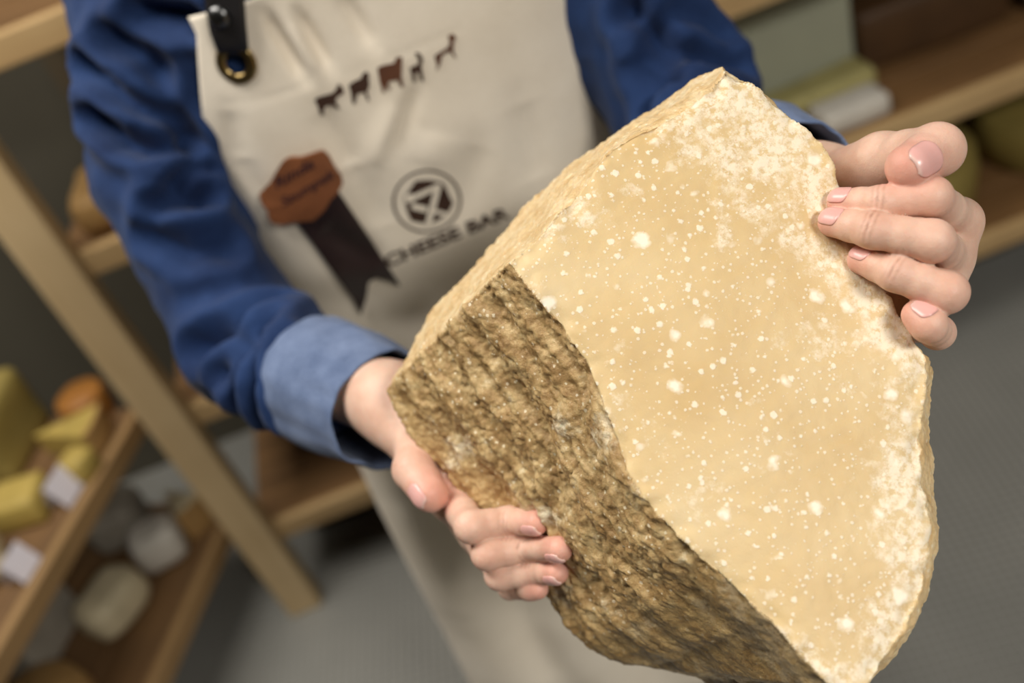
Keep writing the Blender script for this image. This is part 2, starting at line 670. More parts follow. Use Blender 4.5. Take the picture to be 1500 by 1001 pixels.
def cheese_wedge(r, ang, h, mat, rindmat, seed):
    root = empty('cheese_wedge', (0, 0, 0))
    bm = bmesh.new()
    N = 10
    bot = [bm.verts.new((0, 0, 0))] + [bm.verts.new((r * math.cos(ang * (k / N - .5)), r * math.sin(ang * (k / N - .5)), 0)) for k in range(N + 1)]
    top = [bm.verts.new(v.co + Vector((0, 0, h))) for v in bot]
    bm.faces.new(bot[::-1]); bm.faces.new(top)
    n = len(bot)
    for k in range(n):
        bm.faces.new((bot[k], bot[(k + 1) % n], top[(k + 1) % n], top[k]))
    bmesh.ops.bevel(bm, geom=list(bm.edges), offset=.003, segments=1, affect='EDGES')
    bm_obj('paste', bm, mat, root)
    bm = bmesh.new()
    a = [[bm.verts.new(((r + d) * math.cos(ang * (k / N - .5)), (r + d) * math.sin(ang * (k / N - .5)), z)) for z in (-.0, h + .001)] for d in (-.001, .005) for k in range(N + 1)]
    A, B = a[:N + 1], a[N + 1:]
    for k in range(N):
        bm.faces.new((B[k][0], B[k + 1][0], B[k + 1][1], B[k][1]))
        bm.faces.new((A[k][1], A[k + 1][1], A[k + 1][0], A[k][0]))
        bm.faces.new((B[k][1], B[k + 1][1], A[k + 1][1], A[k][1]))
        bm.faces.new((A[k][0], A[k + 1][0], B[k + 1][0], B[k][0]))
    bm.faces.new((A[0][0], B[0][0], B[0][1], A[0][1]))
    bm.faces.new((A[N][1], B[N][1], B[N][0], A[N][0]))
    bm_obj('rind', bm, rindmat, root)
    return root


def wrapped(size, mat, seed):
    """soft cheese in crumpled paper: a pillow with a twisted pleat on top"""
    bm = bmesh.new()
    bmesh.ops.create_uvsphere(bm, u_segments=28, v_segments=18, radius=1)
    for v in bm.verts:
        p = 4
        x, y, z = v.co
        k = (abs(x) ** p + abs(y) ** p + abs(z) ** p) ** (-1 / p)
        v.co = Vector((x * k * size[0] / 2, y * k * size[1] / 2, (z * k + 1) * size[2] / 2))
    bm.normal_update()
    for v in bm.verts:
        q = Vector(v.co) * 45 + Vector((seed * 3.3, 0, 0))
        v.co += v.normal * .008 * (abs(noise.noise(q)) - .2)
        v.co.z = max(v.co.z, 0)
    return bm_obj('wrapped_cheese', bm, mat, smooth=True)


def card(mat, sx, sy):
    """a small folded price card"""
    bm = bmesh.new()
    for s in (0, 1):
        y0, y1 = (0, sy * .4) if s == 0 else (sy * .8, sy * .4)
        vs_ = [bm.verts.new(q) for q in ((-sx / 2, y0, 0), (sx / 2, y0, 0), (sx / 2, y1, sy), (-sx / 2, y1, sy))]
        bm.faces.new(vs_)
    bmesh.ops.remove_doubles(bm, verts=bm.verts, dist=1e-5)
    r = bmesh.ops.solidify(bm, geom=list(bm.faces), thickness=.0008)
    return bm_obj('price_card', bm, mat)


ZB = [z + .012 for z in SHZ]
# pine rack, left bay
place(cheese_block((.26, .15, .07), CM['tan'], 1, .02), (-.43, 1.545, ZB[2]), .03, 'long tan cheese block with rounded edges lying beside the rack post')
w_ = cheese_wedge(.17, .9, .11, CM['yellow'], CM['olive'], 2)
place(w_, (-.53, 1.70, ZB[2]), 1.2, 'yellow cheese wedge behind the long tan block')
place(cheese_wheel(.15, .09, CM['brown'], 3), (-.19, 1.72, ZB[2]), 0, 'dark brown cheese wheel behind the blue sleeve')
place(cheese_block((.24, .18, .06), CM['tan'], 4, .012), (-.40, 1.66, ZB[1]), .08, 'flat tan cheese slab on the second plank from the floor')
place(cheese_wheel(.14, .10, CM['brown'], 5), (-.05, 1.70, ZB[1]), 0, 'brown cheese wheel on the rack behind the apron')
# pine rack, right bay
bx = empty('storage_box', (.60, 1.74, ZB[1]), 'large grey green lidded box on the rack behind the pale green bar', 'box')
box('box_body', (.38, 1.635, ZB[1]), (.80, 1.86, ZB[1] + .17), MAT['panel'], bx, .004)
box('lid', (.375, 1.630, ZB[1] + .17), (.805, 1.865, ZB[1] + .235), MAT['panel'], bx, .006)
place(cheese_block((.40, .075, .05), CM['pale'], 6, .012), (.60, 1.585, ZB[1]), .05, 'long pale green cheese bar behind the white cheese')
place(cheese_block((.13, .07, .045), CM['white'], 7, .01), (.715, 1.50, ZB[1]), .02, 'small white cheese block on the right of the rack, at its lip')
place(cheese_block((.30, .20, .12), CM['brown'], 8, .012), (.96, 1.72, ZB[1]), -.05, 'dark brown cheese block beside the pale green bar')
place(wrapped((.20, .16, .09), CM['grey'], 9), (1.24, 1.60, ZB[1]), .2, 'grey crumpled cheese parcel next to the dark brown block')
place(wrapped((.12, .10, .08), CM['white'], 19), (1.0, 1.68, ZB[1] + .122), .4, 'white paper parcel resting on the dark brown block')
place(cheese_wheel(.17, .12, CM['olive'], 10), (.86, 1.66, ZB[0]), 0, 'olive cheese wheel on the lowest plank under the dark brown block')
place(cheese_wheel(.17, .11, CM['olive'], 11), (1.24, 1.66, ZB[0]), 0, 'olive cheese wheel on the lowest plank under the grey parcel')
# side rack, upper shelf
zt, zl = .557, .227
place(cheese_block((.15, .17, .13), CM['olive'], 12, .012), side_pt(.02, .26, zt), -AL + .15, 'big olive green cheese block at the back of the side rack')
place(cheese_wheel(.045, .055, CM['orange'], 13), side_pt(-.06, .10, zt), 0, 'small orange cheese wheel on the side rack')
w_ = cheese_wedge(.12, .7, .05, CM['yellow'], CM['tan'], 14)
place(w_, side_pt(.03, .15, zt), -.2, 'yellow cheese wedge beside the small orange wheel')
place(cheese_block((.09, .075, .055), CM['yellow'], 15), side_pt(.165, .105, zt), -AL + .25, 'bright yellow cheese block next to the price card')
place(cheese_block((.05, .05, .045), CM['yellow'], 16), side_pt(.085, .035, zt), -AL - .2, 'small yellow cheese cube at the lip of the side rack')
place(card(CM['paper'], .055, .05), side_pt(.135, .025, zt), -AL + 1.57, 'folded white price card in front of the bright yellow block', 'price card')
place(wrapped((.11, .10, .075), CM['cream'], 17), side_pt(.29, .125, zt), .3, 'cream paper parcel on the upper shelf of the side rack')
place(card(CM['paper'], .05, .045), side_pt(.285, .022, zt), -AL + 1.57, 'folded white price card in front of the cream parcel', 'price card')
# side rack, lower shelf
place(wrapped((.095, .085, .09), CM['white'], 18), side_pt(.015, .10, zl), .2, 'white paper parcel on the lower shelf of the side rack')
place(wrapped((.13, .09, .085), CM['cream'], 20), side_pt(.145, .14, zl), .9, 'pale cream parcel beside the white parcel, on the lower shelf')
place(wrapped((.12, .11, .10), CM['grey'], 21), side_pt(-.05, .23, zl), .1, 'grey parcel behind the white parcel')
w_ = cheese_wedge(.10, .7, .07, CM['cream'], CM['tan'], 22)
place(w_, side_pt(-.10, .13, zl), -.9, 'beige cheese wedge at the end of the lower shelf')
place(cheese_block((.13, .15, .10), CM['grey'], 23), side_pt(.20, .30, zl), -AL, 'grey brown cheese block at the back of the lower shelf')
place(cheese_wheel(.085, .07, CM['tan'], 24), side_pt(.36, .17, zl), 0, 'tan cheese wheel on the lower shelf of the side rack')

# ------------------------------------------------------------------ the big wedge of hard cheese
def Dfront(y): return .465 - 7.8e-5 * (y - 550)


RING = [  # front x, y  |  back x, y, depth | optional mid x, y
    (1060, 98, 1058, 97, .522), (1128, 138, 1085, 150, .56), (1190, 195, 1120, 210, .585), (1222, 240, 1140, 260, .60),
    (1243, 290, 1150, 310, .61), (1262, 345, 1155, 370, .615), (1290, 410, 1165, 430, .62), (1325, 465, 1175, 490, .62),
    (1358, 515, 1185, 540, .62), (1360, 548, 1190, 560, .62, 1368, 545), (1352, 572, 1190, 585, .62, 1364, 575), (1348, 640, 1180, 640, .61, 1361, 640),
    (1355, 715, 1180, 720, .60, 1369, 715), (1368, 775, 1180, 790, .59, 1379, 775), (1352, 865, 1170, 860, .58, 1364, 868), (1302, 962, 1130, 950, .57, 1312, 966),
    (1250, 1045, 1100, 1040, .56), (1210, 1001, 1030, 996, .56), (1130, 912, 955, 978, .56), (1040, 832, 893, 963, .565),
    (960, 752, 858, 948, .57), (915, 690, 814, 893, .575), (890, 610, 772, 820, .58), (860, 535, 722, 768, .585),
    (815, 470, 665, 705, .59), (770, 415, 607, 640, .595), (745, 385, 568, 572, .60), (775, 358, 604, 505, .60), (800, 336, 634, 452, .60),
    (832, 300, 690, 397, .595), (880, 238, 762, 310, .585), (912, 205, 852, 229, .57), (979, 172, 944, 165, .555), (1042, 132, 1030, 112, .535)]


def build_cheese():
    F = [P(r[0], r[1], Dfront(r[1])) for r in RING]
    B = [P(r[2], r[3], r[4]) for r in RING]
    Md = []
    for i, r in enumerate(RING):
        if len(r) > 5: Md.append(P(r[5], r[6], Dfront(r[1]) + .022))
        else: Md.append(F[i] * .82 + B[i] * .18)
    n = len(RING)
    vs_ = F + Md + B + [P(1040, 560, Dfront(560) - .004), P(930, 560, .665)]
    fc = []
    for i in range(n):
        j = (i + 1) % n
        fc += [(i, j, n + j, n + i), (n + i, n + j, 2 * n + j, 2 * n + i), (j, i, 3 * n), (2 * n + i, 2 * n + j, 3 * n + 1)]
    me = bpy.data.meshes.new('cheese_cage')
    me.from_pydata([tuple(v) for v in vs_], [], fc)
    bm = bmesh.new(); bm.from_mesh(me)
    bmesh.ops.recalc_face_normals(bm, faces=bm.faces)
    bm.to_mesh(me); bm.free()
    o = bpy.data.objects.new('cheese_cage', me)
    COL.objects.link(o)
    md = o.modifiers.new('r', 'REMESH')
    md.mode = 'VOXEL'
    md.voxel_size = .00105
    dg = bpy.context.evaluated_depsgraph_get()
    ev = bpy.data.meshes.new_from_object(o.evaluated_get(dg))
    bpy.data.objects.remove(o)
    bpy.data.meshes.remove(me)
    bvh = None
    v, nn = get_vn(ev)
    # regions from pixel-free geometry: signed distance to the front plane, and the side's own frame
    a, b, c = P(800, 336, Dfront(336)), P(1358, 515, Dfront(515)), P(1130, 912, Dfront(912))
    nf = np.cross(b - a, c - a); nf /= np.linalg.norm(nf)
    if nf @ FW > 0: nf = -nf
    front = sstep(.72, .93, nn @ nf)
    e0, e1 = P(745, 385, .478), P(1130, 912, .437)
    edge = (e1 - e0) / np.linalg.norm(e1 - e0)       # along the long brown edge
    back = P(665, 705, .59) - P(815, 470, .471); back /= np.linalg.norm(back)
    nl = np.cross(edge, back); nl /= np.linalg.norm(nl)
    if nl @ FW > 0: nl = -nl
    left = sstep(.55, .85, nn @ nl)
    gdir = edge * .985 + back * .17
    gdir /= np.linalg.norm(gdir)
    gx = np.cross(nl, gdir)
    p1 = np.stack([v @ gdir * 13, v @ gx * 60, v @ nl * 30], 1) + .3 * pnoise(v * 30)[:, None]
    rid = pnoise(p1) + .55 * pnoise(p1 * 2.1 + 7)
    cr = 1.9 * np.abs(pnoise(v * 105)) + 1.2 * np.abs(pnoise(v * 215)) + .5 * pnoise(v * 420) - .6
    lump = pnoise(v * 38)
    smoo = left * sstep(.02, .05, (v - P(850, 830, .555)) @ edge)
    d_side = (.0046 * rid * left + (.0008 + .0004 * left) * cr) * (1 - .6 * smoo) + .0020 * lump
    disp = (1 - front) * d_side + front * (.0006 * pnoise(v * 30) + .00025 * pnoise(v * 170))
    # the outer rim of the front is crumbly
    fedge = np.array(F)
    seg0, seg1 = fedge, np.roll(fedge, -1, 0)
    dmin = np.full(len(v), 1.0)
    for s0, s1 in zip(seg0, seg1):
        ba = s1 - s0
        h = np.clip(((v - s0) @ ba) / (ba @ ba), 0, 1)
        dmin = np.minimum(dmin, np.linalg.norm(v - s0 - h[:, None] * ba, axis=1))
    rim = np.exp(-(dmin / .006) ** 2)
    disp += rim * (.0018 * pnoise(v * 120) + .0022 * pnoise(v * 48) - .0009)
    v2 = v + nn * disp[:, None]
    # jagged boundary between cut face and broken sides
    jag = pnoise(v * 70) + .5 * pnoise(v * 190)
    front = sstep(.35, .65, front + .35 * jag * (rim > .02))
    # powdery zones: top corner strip, right rim, lower tip
    right_rim = np.full(len(v), 1.0)
    for k in list(range(0, 17)):
        s0, s1 = fedge[k], fedge[k + 1]
        ba = s1 - s0
        h = np.clip(((v - s0) @ ba) / (ba @ ba), 0, 1)
        right_rim = np.minimum(right_rim, np.linalg.norm(v - s0 - h[:, None] * ba, axis=1))
    powder = np.clip(1 - right_rim / .055, 0, 1) * .8 + .35 * np.clip(1 - dmin / .03, 0, 1)
    top = P(1130, 240, Dfront(240))
    powder += .6 * np.exp(-(np.linalg.norm(v - top, axis=1) / .05) ** 2)
    lowp = P(930, 900, .53)
    rind = sstep(.075, .03, np.abs((v - lowp) @ gdir)) * left
    rind = left * sstep(.02, .05, (v - P(850, 830, .555)) @ edge)
    set_v(ev, v2)
    ev.materials.clear()
    ev.materials.append(MAT['cheese'])
    ev.polygons.foreach_set('use_smooth', [True] * len(ev.polygons))
    ob = bpy.data.objects.new('hard_cheese_wedge', ev)
    COL.objects.link(ob)
    ev.name = 'hard_cheese_wedge'
    fattr(ob, 'front', front)
    fattr(ob, 'powder', np.clip(powder, 0, 1))
    fattr(ob, 'rind', rind)
    fattr(ob, 'brown', left)  # left face mask, carries the painted shade tint
    tag(ob, 'huge broken wedge of aged hard cheese with white crystals, held in both hands', 'cheese')
    bm = bmesh.new(); bm.from_mesh(ev)
    t = BVHTree.FromBMesh(bm)
    bm.free()
    return ob, t


CHEESE, CB = build_cheese()


def surfD(x, y, default=.56):
    r = ray(x, y)
    ln = np.linalg.norm(r)
    h = CB.ray_cast(Vector(CAM), Vector(r / ln))
    return h[3] / ln if h[0] is not None else default


# ------------------------------------------------------------------ hands
def J(x, y, D, r):
    """finger joint; D None = lying on the cheese"""
    if D is None: D = surfD(x, y) - r * .80
    return (P(x, y, D), r)


class Hand:
    def __init__(s, fingers, palm, forearm):
        s.f, s.palm, s.fore = fingers, palm, forearm

    def finger(s, p, j):
        d = None
        for (a, ra), (b, rb) in zip(j, j[1:]):
            ra2, rb2 = ra, rb
            mid = (a + b) / 2
            rm = (ra + rb) / 2 * .965
            c = smin(cone(p, a, mid, ra2, rm), cone(p, mid, b, rm, rb2), .002)
            d = c if d is None else smin(d, c, .0035)
        return d

    def sdf(s, p):
        pd = None
        for a, b, ra, rb in s.palm:
            c = cone(p, a, b, ra, rb)
            pd = c if pd is None else smin(pd, c, .012)
        a, b, ra, rb = s.fore
        pd = smin(pd, cone(p, a, b, ra, rb), .02)
        out = None
        for j in s.f:
            c = smin(pd, s.finger(p, j), .006)
            out = c if out is None else smin(out, c, .0009)
        return out


def build_hand(hand, h):
    pts = [q for j in hand.f for q, _ in j] + [hand.fore[0]] + [x for a, b, _, _ in hand.palm for x in (a, b)]
    pts.append(hand.fore[1])
    lo, hi = np.min(pts, 0) - .04, np.max(pts, 0) + .04
    v, q = grid_eval(hand.sdf, lo, hi, h)
    return v, q


def hand_attrs(hand, v, nails):
    red = np.zeros(len(v)); cre = np.zeros(len(v))
    for j in hand.f:
        tp, r = j[-1]
        red = np.maximum(red, .75 * np.exp(-(np.linalg.norm(v - tp, axis=1) / (r * 1.35)) ** 2))
        for q, rr in j[1:-1]:
            red = np.maximum(red, .22 * np.exp(-(np.linalg.norm(v - q, axis=1) / (rr * 1.2)) ** 2))
    return red, cre


def creases(hand, v, dors, which):
    """fine skin folds over the end joints on the dorsal side: sinks them and marks them"""
    cre = np.zeros(len(v)); sink = np.zeros(len(v))
    for fi, ji, n_, amp in which:
        j = hand.f[fi]
        a, b, c = j[ji - 1][0], j[ji][0], j[ji + 1][0]
        ax = c - a; ax /= np.linalg.norm(ax)
        rel = v - b
        r = j[ji][1]
        near = np.linalg.norm(rel, axis=1) < r * 1.7
        side = (rel @ n_) / r
        for k, off in enumerate((-.0022, .0002, .0024)):
            t = rel @ ax - off - .0012 * (1 - side) + .0007 * pnoise(v * 190)
            g = np.exp(-(t / .00065) ** 2) * near * np.clip(side, 0, 1) * (1 if k == 1 else .55) * amp
            g = g * np.clip(.75 + .9 * pnoise(v * 260 + 11 * k), 0, 1)
            cre = np.maximum(cre, g)
            sink = np.maximum(sink, g * .00035)
    return cre, sink


def make_nail(hand, jts, nrm, length, width, parent, lift=.00035, back=.62):
    """a curved nail plate seated on the skin over the last joint"""
    (a, ra), (b, rb) = jts[-2], jts[-1]
    t = b - a; t /= np.linalg.norm(t)
    n = nrm - t * (nrm @ t); n /= np.linalg.norm(n)
    s = np.cross(t, n)
    NU, NV = 16, 20
    org, dr, ed, lf = [], [], [], []
    for iv in range(NV + 1):
        vv = iv / NV
        along = -length * back + vv * length
        if vv < .35: wv = max(.05, 1 - ((.35 - vv) / .35) ** 2.2) ** .5
        elif vv > .72: wv = max(.05, 1 - ((vv - .72) / .34) ** 2.4) ** .5
        else: wv = 1
        for iu in range(NU + 1):
            u = (iu / NU - .5) * 2
            ph = u * wv * width / 2 / rb
            org.append(b + t * along * .92)
            dr.append(math.cos(ph) * n + math.sin(ph) * s + t * max(0, along) * 18)
            ed.append(float(sstep(.92, .97, np.array(vv + .05 * u * u))) * .4)
            lf.append(lift * (1 - .9 * abs(u) ** 6) - .0005 * (vv < .04) - .0002 * (vv > .95))
    org, dr = np.array(org), np.array(dr)
    dr /= np.linalg.norm(dr, axis=1)[:, None]
    lo, hi = np.zeros(len(org)), np.full(len(org), rb * 2.2)
    for _ in range(26):
        m = (lo + hi) / 2
        inside = smin(hand.finger(org + dr * m[:, None], jts), np.full(len(org), 1.), .001) < 0
        lo, hi = np.where(inside, m, lo), np.where(inside, hi, m)
    vs_ = org + dr * (lo + np.array(lf))[:, None]
    fc = [(r * (NU + 1) + c, r * (NU + 1) + c + 1, (r + 1) * (NU + 1) + c + 1, (r + 1) * (NU + 1) + c) for r in range(NV) for c in range(NU)]
    o = mesh_obj('fingernail', vs_, fc, MAT['nail'], parent)
    fattr(o, 'edge', ed)
    md = o.modifiers.new('thick', 'SOLIDIFY')
    md.thickness = .0005
    md.offset = 0
    return o


# hand on the far right edge (fingers over the cut face)
A_idx = [J(1403, 325, .497, .0105), J(1365, 288, .458, .0088), J(1292, 297, .464, .0077), J(1232, 296, None, .0066)]
A_mid = [J(1390, 378, .500, .0105), J(1366, 353, .452, .0094), J(1278, 337, .459, .0083), J(1220, 326, None, .0070)]
A_rng = [J(1374, 428, .502, .0100), J(1386, 428, .455, .0095), J(1312, 400, .459, .0082), J(1263, 381, None, .0070)]
A_lit = [J(1345, 472, .512, .0090), J(1373, 487, .474, .0078), J(1360, 476, .455, .0077), J(1344, 462, .458, .0072)]
A_thb = [J(1292, 237, .508, .0140), J(1372, 220, .470, .0124), J(1332, 245, .459, .0108)]
wrA = P(1192, 285, .565)
HA = Hand([A_idx, A_mid, A_rng, A_lit, A_thb],
          [(wrA, A_idx[0][0], .020, .0115), (wrA, A_mid[0][0], .020, .0115), (wrA, A_rng[0][0], .020, .011), (wrA, A_lit[0][0], .019, .0095),
           (P(1205, 288, .558), A_thb[0][0], .0215, .0140), (P(1290, 262, .515), P(1360, 330, .505), .013, .011)],
          (wrA, wrA + (P(1015, 205, .83) - wrA) * .45, .0225, .030))
# hand under the left edge (fingers over the broken side)
B_idx = [J(666, 735, .598, .0105), J(690, 772, .556, .0090), J(745, 763, None, .0079), J(786, 766, None, .0069)]
B_mid = [J(698, 782, .603, .0098), J(714, 812, .558, .0088), J(776, 802, None, .0078), J(820, 805, None, .0070)]
B_rng = [J(722, 815, .608, .0092), J(732, 843, .568, .0083), J(786, 838, None, .0074), J(816, 839, None, .0066)]
B_lit = [J(742, 838, .613, .0084), J(748, 860, .582, .0072), J(775, 862, .568, .0066), J(788, 863, .563, .0060)]
B_thb = [J(612, 640, .618, .0138), J(606, 688, .594, .0124), J(630, 724, .580, .0108)]
wrB = P(575, 590, .648)
wrB2 = P(612, 612, .655)
HB = Hand([B_idx, B_mid, B_rng, B_lit, B_thb],
          [(wrB, B_idx[0][0], .021, .0110), (wrB2, B_mid[0][0], .018, .0100), (wrB2, B_rng[0][0], .018, .0095), (wrB2, B_lit[0][0], .018, .0085),
           (P(592, 605, .645), B_thb[0][0], .018, .0135), (P(622, 668, .632), P(655, 725, .606), .012, .0115)],
          (wrB, wrB + (P(362, 500, .84) - wrB) * .5, .0235, .030))

PERSON = empty('person', (0, .86, 0), 'person in a blue denim shirt and beige apron holding the huge cheese wedge', 'person')
TOCAM = -FW
vA, qA = build_hand(HA, .0009)
vB, qB = build_hand(HB, .0009)
rA, _ = hand_attrs(HA, vA, None)
rB, _ = hand_attrs(HB, vB, None)
upA = cdir(.1, -.25, -1)
cA, sA = creases(HA, vA, upA, [(0, 2, upA, 1), (1, 2, upA, 1), (2, 2, upA, .8), (0, 1, upA, .25), (1, 1, upA, .25), (2, 1, upA, .25), (4, 1, cdir(.6, -.2, -1), .3)])
upB = cdir(-.1, .55, -1)
cB, sB = creases(HB, vB, upB, [(0, 2, upB, .6), (1, 2, upB, .6), (4, 1, cdir(-.6, .2, -1), .4)])


# ------------------------------------------------------------------ torso shape shared by shirt and apron
TZ = [.30, .50, .80, .95, 1.03, 1.06, 1.10, 1.18, 1.26, 1.34, 1.40, 1.46]
TA = [.160, .150, .135, .126, .110, .110, .126, .128, .123, .113, .100, .070]
TB = [.250, .245, .225, .205, .185, .184, .190, .196, .196, .186, .165, .10]
TYC = .865
_tz = np.linspace(.2, 1.5, 651)
_k = np.hanning(25); _k /= _k.sum()
_ta = np.convolve(np.pad(np.interp(_tz, TZ, TA), 12, mode='edge'), _k, 'valid')
_tb = np.convolve(np.pad(np.interp(_tz, TZ, TB), 12, mode='edge'), _k, 'valid')
TZ, TA, TB = _tz, _ta, _tb


def torso_y(x, z):
    a = np.interp(z, TZ, TA); b = np.interp(z, TZ, TB)
    u = np.clip(np.abs(x) / b, 0, .995)
    return TYC - a * (1 - u ** 2.4) ** (1 / 2.4)


def torso_sdf(p, shrink=.006):
    z = p[..., 2]
    a = np.interp(z, TZ, TA) - shrink; b = np.interp(z, TZ, TB) - shrink
    k = (np.abs(p[..., 0] / b) ** 2.4 + np.abs((p[..., 1] - TYC) / a) ** 2.4) ** (1 / 2.4)
    d = (k - 1) * np.minimum(a, b)
    d = np.maximum(d, z - 1.46)
    return np.maximum(d, 1.0 - z)


ELB_B = P(362, 500, .84)
MID_B = P(224, 255, .835)
SHO_B = np.array([-.164, .90, 1.375])
ELB_A = P(1015, 205, .83)
SHO_A = np.array([.190, .88, 1.365])
CUFF_B0, CUFF_B1 = P(468, 556, .738), P(572, 603, .662)
CUFF_A0, CUFF_A1 = ELB_A + (wrA - ELB_A) * .60, ELB_A + (wrA - ELB_A) * .90


def shirt_sdf(p):
    t = torso_sdf(p)
    t = smin(t, cone(p, SHO_A, SHO_B, .062, .062), .05)
    t = smin(t, cone(p, (0, .90, 1.40), (0, .90, 1.47), .06, .055), .03)
    b = smin(smin(cone(p, SHO_B, MID_B, .058, .047), cone(p, MID_B, ELB_B, .047, .053), .02), cone(p, ELB_B, CUFF_B0 * .9 + CUFF_B1 * .1, .053, .039), .02)
    a = smin(cone(p, SHO_A, ELB_A, .066, .058), cone(p, ELB_A, CUFF_A0 * .9 + CUFF_A1 * .1, .056, .037), .02)
    return smin(smin(t, b, .025), a, .025)


def trace(fn, x, y, t0=.5, t1=1.2):
    r = ray(x, y); ln = np.linalg.norm(r)
    t = t0
    for _ in range(90):
        d = fn(np.array([CAM + t * r]))[0]
        if d < .0004: break
        t += d * .8 / ln
        if t > t1: return None
    return CAM + t * r


SHG = [  # dark folds of the shirt, (amp, width, pixel polyline)
    (.010, .010, [(130, 95), (175, 140), (217, 165), (262, 190), (280, 202)]),
    (.012, .010, [(143, 172), (181, 204), (221, 217), (272, 221)]),
    (.005, .010, [(225, 115), (262, 165), (290, 205)]),
    (.010, .009, [(252, 265), (273, 253), (295, 249)]),
    (.010, .010, [(235, 297), (267, 293), (296, 289)]),
    (.008, .010, [(205, 20), (285, 30)]),
    (.008, .012, [(170, 60), (215, 85), (235, 100)]),
    (.006, .012, [(225, 345), (275, 370), (330, 365)]),
    (.010, .012, [(295, 512), (344, 478), (405, 450)]),
    (.009, .010, [(330, 545), (352, 500), (400, 475)]),
    (.009, .010, [(362, 515), (357, 585)]),
    (.009, .010, [(425, 515), (418, 560), (425, 605)]),
    (.007, .010, [(390, 490), (385, 560), (400, 610)]),
    (.010, .010, [(960, 60), (985, 130)]),
    (.010, .012, [(930, 20), (1000, 75), (1075, 100)]),
    (.007, .010, [(985, 20), (1060, 55)]),
    (.008, .010, [(940, 90), (960, 160)]),
]


def build_shirt():
    lo = (-.36, .35, .99); hi = (.36, 1.0, 1.53)
    v, q = grid_eval(shirt_sdf, lo, hi, .0045)
    o = mesh_obj('shirt', v, q, MAT['denim'], PERSON)
    v, n = get_vn(o.data)
    disp = np.zeros(len(v))
    for amp, wd, pl in SHG:
        pts = [trace(shirt_sdf, x, y) for x, y in pl]
        pts = [p for p in pts if p is not None]
        d = np.full(len(v), 9.)
        for s0, s1 in zip(pts, pts[1:]):
            ba = s1 - s0
            h = np.clip(((v - s0) @ ba) / (ba @ ba + 1e-9), 0, 1)
            d = np.minimum(d, np.linalg.norm(v - s0 - h[:, None] * ba, axis=1))
        wd = wd * .85
        disp += 2.0 * amp * (-np.exp(-(d / wd) ** 2) + .5 * np.exp(-((d - 2.1 * wd) / wd) ** 2))
    disp += .003 * pnoise(v * 22) + .0018 * pnoise(v * 55)
    set_v(o.data, v + n * np.clip(disp, -.019, .014)[:, None])
    return o


SHIRT = build_shirt()


def tube_cuff(a, b, ra, rb, seed, tilt=None, name='rolled_cuff'):
    """a turned-up sleeve end: an open double-walled tube with soft crumples"""
    ax = b - a; L = np.linalg.norm(ax); ax = ax / L
    u = np.cross(ax, [0, 0, 1]); u /= np.linalg.norm(u)
    w2 = np.cross(ax, u)
    prof = [(-.004, 0.90), (-.002, 1.02), (.006, 1.06), (.03, 1.05), (.5 * L, 1.03), (L * .85, 1.0), (L - .004, 1.0), (L, .965), (L - .004, .92), (L * .6, .90), (L * .2, .88)]
    N = 72
    vs_, fc = [], []
    for k, (s, m) in enumerate(prof):
        r0 = (ra + (rb - ra) * s / L) * m
        for i in range(N):
            an = 2 * math.pi * i / N
            wob = 1 + .09 * noise.noise(Vector((math.cos(an) * 1.6, math.sin(an) * 1.6, s * 30 + seed))) + .06 * noise.noise(Vector((math.cos(an) * 4, math.sin(an) * 4, s * 60 + seed)))
            r = r0 * wob
            sl = s + (tilt or 0) * math.cos(an - 2.2) * (s / L)
            vs_.append(a + ax * sl + r * (math.cos(an) * u + math.sin(an) * w2))
    for k in range(len(prof) - 1):
        for i in range(N):
            j = (i + 1) % N
            fc.append((k * N + i, k * N + j, (k + 1) * N + j, (k + 1) * N + i))
    o = mesh_obj(name, np.array(vs_), fc, MAT['cuff'], SHIRT)
    sd = o.modifiers.new('s', 'SUBSURF'); sd.levels = 1; sd.render_levels = 1
    return o


tube_cuff(CUFF_B0, CUFF_B1, .0475, .0415, 1.0, .004)
tube_cuff(CUFF_A0, CUFF_A1, .0445, .038, 5.0, .004)

# skin: hands, arms, trunk and head as one mesh
def ell(p, c, r):
    q = (p - np.asarray(c)) / np.asarray(r)
    k = np.linalg.norm(q, axis=-1)
    return (k - 1) * min(r)


HEAD = np.array([0, .835, 1.62])


def trunk_sdf(p):
    d = torso_sdf(p, .034)
    d = smin(d, cone(p, SHO_A, SHO_B, .034, .030), .015)
    d = smin(d, cone(p, (0, .89, 1.38), (0, .87, 1.53), .058, .050), .03)
    d = smin(d, smin(smin(cone(p, SHO_B, MID_B, .030, .024), cone(p, MID_B, ELB_B, .024, .026), .01), cone(p, ELB_B, ELB_B + (wrB - ELB_B) * .45, .026, .026), .01), .008)
    d = smin(d, smin(cone(p, SHO_A, ELB_A, .040, .036), cone(p, ELB_A, ELB_A + (wrA - ELB_A) * .5, .036, .030), .01), .02)
    h = ell(p, HEAD + (0, .02, .03), (.075, .092, .095))
    h = smin(h, ell(p, HEAD + (0, -.022, -.045), (.056, .062, .068)), .03)
    h = smin(h, cone(p, HEAD + (0, -.078, .012), HEAD + (0, -.100, -.024), .008, .012), .012)
    h = smin(h, ell(p, HEAD + (0, -.076, -.062), (.024, .012, .010)), .008)
    for s in (-1, 1):
        h = smin(h, ell(p, HEAD + (s * .079, .012, -.005), (.010, .018, .030)), .006)
        h = -smin(-h, ell(p, HEAD + (s * .031, -.093, .010), (.019, .016, .011)), .010)
        h = smin(h, ell(p, HEAD + (s * .031, -.066, .009), (.014, .014, .013)), .003)
    return smin(d, h, .02)


vN, qN = grid_eval(trunk_sdf, (-.32, .40, .97), (.32, 1.06, 1.80), .007)
parts_v = [vA, vB, vN]; parts_q = [qA, qB + len(vA), qN + len(vA) + len(vB)]


